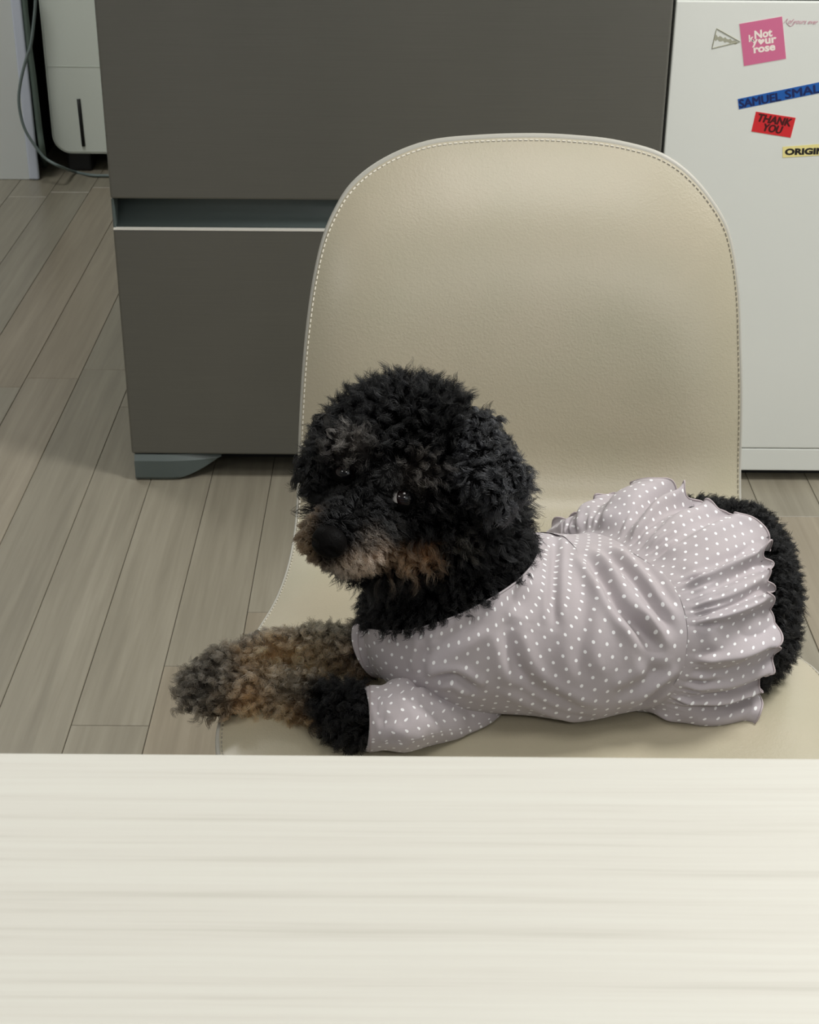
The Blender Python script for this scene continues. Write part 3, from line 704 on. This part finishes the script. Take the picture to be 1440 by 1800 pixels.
# --- ruffled skirt
seam = rows[-1]
def ang(p): q = p-c1; a = normz(REF-n1_*np.dot(REF, n1_)); b = np.cross(n1_, a); return np.arctan2(q@b, q@a)
hem_ctrl = [P(1012, 905, Y=1.06), P(1060, 872, Y=1.075), P(1110, 858, Y=1.075), P(1160, 845, Y=1.062), P(1245, 885, Y=1.035), P(1340, 930, Y=1.015), P(1352, 985, Y=.992), P(1358, 1070, Y=.967), P(1366, 1150, Y=.955), P(1330, 1215, Y=.945), P(1325, 1250, Z=.4535)]
hem_ctrl = [trace(lambda p: smin(torso(p), haunch(p), .015), x, y, .008)[0] if 880 < y < 1230 and x > 1240 else h for h, (x, y) in zip(hem_ctrl, ((1012, 905), (1060, 872), (1110, 858), (1160, 845), (1245, 885), (1340, 930), (1352, 985), (1358, 1070), (1366, 1150), (1330, 1215), (1325, 1250)))]
print('hem', np.array(hem_ctrl).round(3).tolist())
hem_hidden = [np.array([.19, .985, .4535]), np.array([.17, 1.07, .4535]), np.array([.13, 1.085, .47]), np.array([.115, 1.082, .495]), np.array([.112, 1.072, .525])]
hem = catmull(hem_ctrl+hem_hidden, 16, closed=True)
# pair hem with seam by normalised arc length from the matching starts
def arcs(c):
    d = np.r_[0, np.cumsum(np.linalg.norm(np.diff(np.vstack([c, c[:1]]), axis=0), axis=1))]; return d
def resample(c, n_, start):
    k = int(np.argmin(np.linalg.norm(c-start, axis=1))); c = np.roll(c, -k, 0); d = arcs(c); t = np.linspace(0, d[-1], n_, endpoint=False)
    cc_ = np.vstack([c, c[:1]]); return np.stack([np.interp(t, d, cc_[:, q]) for q in range(3)], 1)
MS = 420
def anchored(c, anchors, counts):
    """resample closed curve c so that anchor k falls at cumulative count"""
    d = arcs(c); cc_ = np.vstack([c, c[:1]]); ks = [int(np.argmin(np.linalg.norm(c-a, axis=1))) for a in anchors]; out = []
    c2 = np.roll(c, -ks[0], 0); d = arcs(c2); cc_ = np.vstack([c2, c2[:1]]); pos = [d[(k-ks[0]) % len(c)] for k in ks]+[d[-1]]
    if pos[1] > pos[2] if len(pos) > 2 else False:
        pass
    for a, b, m in zip(pos[:-1], pos[1:], counts):
        t = a+(b-a)*np.arange(m)/m; out.append(np.stack([np.interp(t, d, cc_[:, q]) for q in range(3)], 1))
    return np.vstack(out)
sa_ = [P(1000, 927, Y=1.05), P(1190, 995, Y=.95), P(1215, 1110, Y=.92), P(1175, 1255, Z=.452)]
# orient the seam the same way as the hem
def orient(c, A):
    ks = [int(np.argmin(np.linalg.norm(c-a, axis=1))) for a in A]; k = [(x-ks[0]) % len(c) for x in ks]
    return c if k[1] < k[2] or k[1] < k[-1] else c[::-1]
seam2 = orient(seam, sa_); hem2 = orient(hem, [hem_ctrl[0], hem_ctrl[5], hem_ctrl[7], hem_ctrl[10]])
cnt = [130, 70, 100, 120]
SE = anchored(seam2, sa_, cnt); HE = anchored(hem2, [hem_ctrl[0], hem_ctrl[5], hem_ctrl[7], hem_ctrl[10]], cnt)
NR = 36; sk = []
th = np.arange(MS)/MS
def sgrad(p): return grad(torso, p)
allb = lambda p: smin(torso(p), haunch(p), .015)
wv = np.cumsum(1+.5*np.sin(2*PI*th*5+1)+.35*np.sin(2*PI*th*11+2)); wv = wv/wv[-1]
for i in range(NR+1):
    t = i/NR; base = SE*(1-t)+HE*t
    c = c1*(1-t)+np.array([.235, 1.015, .50])*t
    rad = base-c; rad -= 0; rad = rad/np.linalg.norm(rad, axis=1, keepdims=True)
    puff = .010*math.sin(PI*min(1, t*1.15))*(1-t*.3)
    q = base+rad*puff
    d_ = allb(q); push = np.maximum(0, .0045-d_); q = q+grad(allb, q)*push[:, None]
    sk.append(q)
sk = np.array(sk)
for _ in range(4): sk[1:-1] = (sk[:-2]+sk[2:]+2*sk[1:-1])/4
nsk = vnorm(sk); cs_ = sk.mean(axis=1, keepdims=True)
if (nsk*(sk-cs_)).sum() < 0: nsk = -nsk
tt = (np.arange(NR+1)/NR)[:, None]
W1 = np.sin(2*PI*17*wv+.4)[None, :]; W2 = np.sin(2*PI*47*wv+1.3+.8*np.sin(2*PI*9*th))[None, :]
env = np.clip(np.minimum(th, 1-th)*14, .12, 1)[None, :]
disp = env*.0074*tt**.8*(W1+.35*np.sin(2*PI*23*wv)[None, :])+.0018*W2*np.exp(-tt*4.0)*np.minimum(1, tt*8)+.0030*np.abs(W1)*np.exp(-((tt-.14)/.10)**2)
axial = (sk[-1]-sk[-2]); axial /= np.linalg.norm(axial, axis=1, keepdims=True)
sk = sk+nsk*disp[..., None]+axial[None]*(env*.0045*tt**3*(np.cos(2*PI*17*wv*1+1.9)+.6*np.sin(2*PI*29*wv))[None, :])[..., None]
# the rolled, lettuce edge
sk[-3:] += nsk[-3:]*(np.array([.0004, .0010, .0020])[:, None]*np.sin(2*PI*34*wv+.9)[None, :])[..., None]
dd_ = allb(sk.reshape(-1, 3)).reshape(sk.shape[:2]); pu = np.maximum(0, .0025-dd_)
sk = sk+grad(allb, sk.reshape(-1, 3)).reshape(sk.shape)*pu[..., None]
sk[..., 2] = np.maximum(sk[..., 2], SEATZ+.0018)
tk = SE-n1_*.005; tk = tk+(c1-tk)/np.linalg.norm(c1-tk, axis=1, keepdims=True)*.0018
sk = np.concatenate([tk[None], sk], 0)
dvs = np.r_[np.zeros((1, MS)), np.cumsum(np.linalg.norm(np.diff(sk, axis=0), axis=2), axis=0)]
ds = np.linalg.norm(np.roll(sk, -1, 1)-sk, axis=2); us = np.cumsum(np.broadcast_to(ds[NR//2][None, :], ds.shape), axis=1)
skirt = closed_grid('ruffled_skirt', sk, us, dvs, JERSEY, dress)
tube('rolled_hem', sk[-1], .0007, HEMM, skirt, closed=True, sides=5)
trees.append(grid_bvh(sk))
tube('waist_seam', seam+normz((-1, -.5, .1))*.0003, .0007, JERSEY, dress, closed=True, sides=6)
# --- sleeves
def sleeve(path, rads, folds, wr=.0012, cuffn=None):
    path = catmull(path, 10); m = len(path); rads = np.interp(np.linspace(0, 1, m), np.linspace(0, 1, len(rads)), rads); K2 = 96
    tan = np.gradient(path, axis=0); tan /= np.linalg.norm(tan, axis=1, keepdims=True)
    if cuffn is not None:
        w_ = np.exp(-np.linspace(0, 4, m))[:, None]; tan = tan*(1-w_)+normz(cuffn)*w_; tan /= np.linalg.norm(tan, axis=1, keepdims=True)
    g = []
    for i in range(m):
        b = normz(np.array([0, 0, 1.])-tan[i]*tan[i][2]); a = np.cross(tan[i], b); ph = 2*PI*np.arange(K2)/K2
        rr_ = rads[i]*(1+.04*np.sin(3*ph+i*.1))
        g.append(path[i]+np.cos(ph)[:, None]*a*rr_[:, None]*1.08+np.sin(ph)[:, None]*b*rr_[:, None])
    g = np.array(g); nrm = g-path[:, None]; nrm /= np.linalg.norm(nrm, axis=2, keepdims=True)
    tr = grid_bvh(g); g = apply_folds(g, nrm, folds, tr)
    s_ = np.linspace(0, 1, m)[:, None]; ph = (2*PI*np.arange(K2)/K2)[None, :]
    g = g+nrm*(wr*np.sin(s_*26+1.5*np.sin(ph+1))*np.exp(-((s_-.3)/.25)**2))[..., None]
    g[..., 2] = np.maximum(g[..., 2], SEATZ+.0016)
    # turned-in cuff lip
    lip = [path[0]+(g[0]-path[0])*.9+tan[0]*.004, path[0]+(g[0]-path[0])*.97+tan[0]*.0004]
    v = np.r_[np.zeros((1, K2)), np.cumsum(np.linalg.norm(np.diff(g, axis=0), axis=2), axis=0)]
    u = np.broadcast_to(np.arange(K2)/K2*2*PI*np.mean(rads), v.shape)
    g2 = np.concatenate([np.array(lip), g], 0); v2 = np.concatenate([v[:1]-.005, v[:1]-.001, v], 0); u2 = np.concatenate([u[:1], u[:1], u], 0)
    o = closed_grid('sleeve', g2, u2, v2, JERSEY, dress); trees.append(grid_bvh(g2))
    tube('cuff_seam', path[3]+(g[3]-path[3])*1.005, .0004, HEMM, o, closed=True, sides=4)
    return o
sleeve([P(640, 1265, Z=.4735), P(690, 1262, Z=.475), P(765, 1248, Y=.916), P(810, 1232, Y=.933), P(860, 1205, Y=.965)], [.0205, .0228, .0262, .0275, .026],
       [([(662, 1222), (672, 1262), (692, 1305)], .0022, .0022), ([(684, 1218), (700, 1262), (730, 1310)], .0020, .0026), ([(705, 1215), (740, 1240), (790, 1275)], .0014, .004), ([(720, 1205), (770, 1200), (820, 1225)], .002, .003)], cuffn=(.98, .15, -.1))
sleeve([P(641, 1143, Z=.475), P(675, 1143, Z=.478), P(710, 1147, Z=.484), P(745, 1150, Z=.49)], [.0200, .0205, .022, .022], [], wr=.0006, cuffn=(.88, -.05, .47))

# --- eyes and nose
def eye(name, c, gaze, r, size=1):
    gaze = normz(gaze); bm = bmesh.new(); bmesh.ops.create_uvsphere(bm, u_segments=32, v_segments=24, radius=r)
    R_ = Vector((0, 0, 1)).rotation_difference(Vector(gaze)).to_matrix()
    for f in bm.faces:
        z = f.calc_center_median().normalized().z; a = math.degrees(math.acos(max(-1, min(1, z)))); f.material_index = 2 if a < 28 else (1 if a < 57 else 0)
    for v in bm.verts:
        a = math.acos(max(-1, min(1, v.co.normalized().z))); v.co *= 1+.06*max(0, math.cos(a*1.9)) if a < .82 else 1
    bmesh.ops.rotate(bm, cent=(0, 0, 0), matrix=R_, verts=bm.verts); bmesh.ops.translate(bm, vec=Vector(c), verts=bm.verts)
    return bm_obj(name, bm, [SCL, IRIS, PUP], dog, smooth=True)
SCL = plain('eye_white', lin(190, 186, 182), .3); IRIS = plain('iris_brown', lin(22, 12, 12), .06, 0, IOR=1.45); PUP = plain('pupil_black', lin(5, 4, 7), .05, 0, IOR=1.45)
ER = .0086
CAMP = np.array([0, 0, CAMZ])
e1 = EYE_N+np.array([0, .0012, 0]); e2 = EYE_F+np.array([0, .0010, 0])
eye('eye', e1, normz(CAMP-e1)+np.array([.72, 0, .02]), ER); eye('eye', e2, normz(CAMP-e2)+np.array([.05, 0, -.12]), ER)
fw = normz(NOSE-HC+np.array([-.004, 0, .03])); sd = normz(np.cross(fw, (0, 0, 1)))   # sd: dog's side axis
sd = normz(sd+np.array([0, 0, -.28])) if sd[0] > 0 else normz(-sd+np.array([0, 0, -.28])); upv = normz(np.cross(sd, fw)); sd = np.cross(fw, upv)
if upv[2] < 0: upv = -upv
RN = np.stack([sd, fw, upv], 1)
def nose(p):
    d = ell(p, NOSE, (.0112, .0085, .0090), RN)
    d = smin(d, ell(p, NOSE+upv*.004-fw*.002, (.0098, .0075, .006), RN), .003)
    for s in (-1, 1):
        h = caps(p, NOSE+sd*s*.0052+fw*.0085-upv*.0008, NOSE+sd*s*.0098+fw*.0035-upv*.0022, .0022, .0014); d = -smin(-d, h, .0015)
    g = caps(p, NOSE+fw*.0105-upv*.002, NOSE+fw*.007-upv*.009, .0006, .0008); return -smin(-d, g, .001)
NVv, NF = nets(nose, NOSE-.018, NOSE+.018, .0007)
n = N('wet_nose'); vo = n.n('ShaderNodeTexVoronoi', i_Scale=900.0); n.l(n.coords(), vo.inputs['Vector']); n.bump(vo.outputs['Distance'], .6, .0004); n.set(Base_Color=(*lin(11, 10, 10), 1), Roughness=.5, IOR=1.12)
mesh_obj('nose', NVv, NF, n.m, dog)
# eyelids: thin almond openings over each eyeball
LID = plain('eyelid_black', lin(6, 6, 6), 1.0, IOR=1.15)
for e, hw, hu, hl in ((e1, .0076, .0044, .0040), (e2, .0068, .0036, .0034)):
    g_ = normz(CAMP-e); ra_ = normz(np.cross(g_, (0, 0, 1)))
    if ra_[0] < 0: ra_ = -ra_
    rb_ = np.cross(ra_, g_); rb_ = rb_ if rb_[2] > 0 else -rb_; tl = -.22; V, F = [], []; M_ = 48
    for q in range(7):
        t = q/6
        for k in range(M_):
            a = 2*PI*k/M_; u_, v_ = math.cos(a), math.sin(a); x_ = hw*np.sign(u_)*abs(u_)**.8; y_ = (hu if v_ > 0 else hl)*v_
            X_, Y_ = x_*(1-t)+.0086*u_*t, y_*(1-t)+.0086*v_*t; x2 = X_*math.cos(tl)-Y_*math.sin(tl); y2 = X_*math.sin(tl)+Y_*math.cos(tl)
            R2 = ER+.0002+.0006*math.sin(min(1, t*3)*PI/2); dd2 = x2*x2+y2*y2; V.append(e+ra_*x2+rb_*y2+g_*(math.sqrt(max(0, R2*R2-dd2)) if dd2 < R2*R2 else 0))
    F = [(q*M_+k, q*M_+(k+1) % M_, (q+1)*M_+(k+1) % M_, (q+1)*M_+k) for q in range(6) for k in range(M_)]
    mesh_obj('eyelid', V, F, LID, dog)

# --- curly coat
HAIRM = N('curly_coat'); hb = HAIRM.n('ShaderNodeBsdfHairPrincipled'); hb.parametrization = 'COLOR'
ha = HAIRM.n('ShaderNodeAttribute', attribute_name='haircol'); HAIRM.l(ha.outputs['Color'], hb.inputs['Color'])
hb.inputs['Roughness'].default_value = .38; hb.inputs['Radial Roughness'].default_value = .7; hb.inputs['IOR'].default_value = 1.33
for nm_, val in (('Random Roughness', .2), ('Random Color', 0.0)):
    if nm_ in hb.inputs: hb.inputs[nm_].default_value = val
HAIRM.l(hb.outputs[0], HAIRM.t.nodes['Material Output'].inputs[0])
def sample(n_, wfn):
    A = BV[BF[:, 0]]; B = BV[BF[:, 1]]; C_ = BV[BF[:, 2]]; D_ = BV[BF[:, 3]]
    ar = np.linalg.norm(np.cross(C_-A, D_-B), axis=1)/2; cen = (A+B+C_+D_)/4; w_ = ar*wfn(cen); w_ = w_/w_.sum()
    k = rng.choice(len(BF), n_, p=w_); s, t = rng.random((2, n_, 1)); p = (A[k]*(1-s)+B[k]*s)*(1-t)+(D_[k]*(1-s)+C_[k]*s)*t
    return p
cen = BV[BF].mean(1); nrmF = grad(body, cen)
cov = ((cen-c0)@n0 > .003) & (cen[:, 0] < .19) & (legs(cen) > .004)
for k in np.where(~cov)[0]:
    a = Vector(cen[k]); d = Vector(nrmF[k])
    for tr in trees:
        h = tr.ray_cast(a-d*.003, d, .018)
        if h[0] is not None: cov[k] = True; break
und = (cen[:, 2] < SEATZ+.004) & (nrmF[:, 2] < -.5)
vis = (~cov & ~und).astype(float)
vc = np.zeros(len(BV), int); vt = np.zeros(len(BV), int)
for q in range(4): np.add.at(vt, BF[:, q], 1); np.add.at(vc, BF[:, q], cov.astype(int))
hid = (vc == vt) & (vt > 0); BD = BV.copy(); BD[hid] -= grad(body, BV[hid])*.0055; BD[:, 2] = np.maximum(BD[:, 2], SEATZ+.001)
dog.data.vertices.foreach_set('co', BD.astype(np.float32).ravel()); dog.data.update()
def wvis(c): return vis*(np.where(c[:, 0] < -.02, 1.15, 1.0))
def region(p):
    """1 head top/sides, 2 muzzle/face, 3 neck, 4 legs, 5 rump"""
    r = np.full(len(p), 3); r[p[:, 2] > .575] = 1
    dm_ = np.minimum(np.linalg.norm(p-P(625, 950, Y=.875), axis=1)/.040, np.linalg.norm(p-P(660, 890, Y=.895), axis=1)/.032)
    r[(dm_ < 1) & (p[:, 2] > .56)] = 2
    r[legs(p) < .002] = 4; r[(p[:, 0] > .16)] = 5; return r
def make_hair(name, ng, ns, parent):
    G = sample(ng, wvis); GN = grad(body, G); rg = region(G)
    Lr = np.select([rg == 1, rg == 2, rg == 3, rg == 4, rg == 5], [.0155, .0055, .0098, .0100, .0095])
    Lg = Lr*rng.uniform(.7, 1.2, ng)*np.where((rng.random(ng) < .13) & (rg == 1), 1.22, 1)
    # face softens: shorter right around the eyes
    de = np.minimum(np.linalg.norm(G-EYE_N, axis=1), np.linalg.norm(G-EYE_F, axis=1)); Lg *= np.clip((de-.003)/.016, .34, 1)
    Lg *= np.where((rg == 2) & (GN[:, 2] < -.2), .7, 1); dn = np.linalg.norm(G-NOSE, axis=1); Lg *= np.clip((dn-.004)/.016, .3, 1)
    ck = np.linalg.norm(G-trace(body, 565, 885)[0], axis=1); Lg *= np.clip((ck-.004)/.014, .3, 1)
    ear = ears(G) < .003; Lg[ear] = .0085*rng.uniform(.7, 1.2, ear.sum())
    comb = np.zeros((ng, 3))
    comb[rg == 1] = (G[rg == 1]-HC)*6+np.array([0, 0, .25]); comb[rg == 2] = -fw*.2+sd*np.sign((G[rg == 2]-NOSE)@sd)[:, None]*.3+np.array([0, 0, -.35]); comb[rg == 3] = (0, 0, -.25); comb[rg == 4] = (-.3, -.05, .1); comb[rg == 5] = (.15, 0, .1)
    comb[ear] = (.1, -.05, -.9)
    awe = G-np.where((np.linalg.norm(G-EYE_N, axis=1) < np.linalg.norm(G-EYE_F, axis=1))[:, None], EYE_N, EYE_F); awe /= np.linalg.norm(awe, axis=1, keepdims=True)
    comb += awe*np.clip(1.6-de/.012, 0, 1.5)[:, None]
    D = GN*.9+comb+rng.normal(0, .28, (ng, 3)); D /= np.linalg.norm(D, axis=1, keepdims=True)
    dn_ = (D*GN).sum(1); D += GN*np.maximum(0, .25-dn_)[:, None]; D /= np.linalg.norm(D, axis=1, keepdims=True)
    A = np.cross(D, rng.normal(size=(ng, 3))); A /= np.linalg.norm(A, axis=1, keepdims=True); B = np.cross(D, A)
    NPT = 9; T = np.linspace(0, 1, NPT)
    amp = np.select([rg == 1, rg == 2, rg == 3, rg == 4, rg == 5], [.0022, .0010, .0016, .0024, .0013])*rng.uniform(.6, 1.4, ng)*np.clip(Lg/.009, .3, 1)
    turns = np.select([rg == 1, rg == 2, rg == 3, rg == 4, rg == 5], [1.2, .9, 1.5, 1.6, 1.4])*rng.uniform(.6, 1.4, ng)
    ph = rng.uniform(0, 2*PI, ng); sgn = rng.choice([-1, 1], ng)
    th_ = ph[:, None]+sgn[:, None]*2*PI*turns[:, None]*T[None]
    hel = (amp[:, None]*T[None]**.7)[..., None]*((np.cos(th_)-np.cos(ph)[:, None])[..., None]*A[:, None]+(np.sin(th_)-np.sin(ph)[:, None])[..., None]*B[:, None])
    droop = np.array([0, 0, -1.])[None, None]*(Lg[:, None]*.18*T[None]**2)[..., None]
    GC = D[:, None]*(Lg[:, None]*T[None])[..., None]+hel+droop          # relative to guide root
    S = sample(ns, wvis)
    # nearest guide through a hash grid of kd tree
    from mathutils.kdtree import KDTree
    kd = KDTree(ng)
    for i, q in enumerate(G): kd.insert(q, i)
    kd.balance(); gi = np.array([kd.find(q)[1] for q in S])
    keep = (np.linalg.norm(S-EYE_N-np.array([0, -.002, 0]), axis=1) > .0080) & (np.linalg.norm(S-EYE_F-np.array([0, -.002, 0]), axis=1) > .0076) & (nose(S) > .0005)
    dsk = np.array([trees[1].find_nearest(Vector(q), .005)[3] is not None if q[0] > .16 else False for q in S]); keep &= ~dsk
    S = S[keep]; gi = gi[keep]; ns = len(S)
    off = S-G[gi]; cl = (.64*T**.9)[None, :, None]; ls = rng.uniform(.65, 1.12, ns)[:, None, None]
    pts_ = S[:, None]+GC[gi]*ls-off[:, None]*cl*.9+rng.normal(0, .00045, (ns, 1, 3))*T[None, :, None]
    wig = rng.normal(0, .00030, (ns, NPT, 3))*T[None, :, None]; pts_ = pts_+wig
    pts_[..., 2] = np.maximum(pts_[..., 2], SEATZ+.0006)
    col_ = coat(S)*rng.uniform(.72, 1.3, (ns, 1)); gcol = rng.uniform(.7, 1.3, ng)*np.where(rg == 4, rng.choice([.35, 1, 1, 1.7], ng), 1)*np.where(ear & (G[:, 0] > .02), rng.uniform(4, 9, ng), 1); col_ = col_*gcol[gi][:, None]
    stray = rng.random(ns) < .03; col_[stray] = col_[stray]*1.6+.006
    hc_ = bpy.data.hair_curves.new(name); hc_.add_curves([NPT]*ns)
    hc_.attributes['position'].data.foreach_set('vector', pts_.astype(np.float32).ravel()) if 'position' in hc_.attributes else hc_.position_data.foreach_set('vector', pts_.astype(np.float32).ravel())
    ra2 = (np.array([.00015]*NPT)*(1-.75*T**2))[None].repeat(ns, 0).astype(np.float32)
    at2 = hc_.attributes.get('radius') or hc_.attributes.new('radius', 'FLOAT', 'POINT'); at2.data.foreach_set('value', ra2.ravel())
    a3 = hc_.attributes.new('haircol', 'FLOAT_COLOR', 'POINT'); a3.data.foreach_set('color', np.c_[np.repeat(col_, NPT, 0), np.ones(ns*NPT)].astype(np.float32).ravel())
    hc_.materials.append(HAIRM.m)
    o = bpy.data.objects.new(name, hc_); COL.objects.link(o); o.parent = parent; o['kind'] = 'stuff'; return o
make_hair('curly_coat', 5200, 120000, dog)
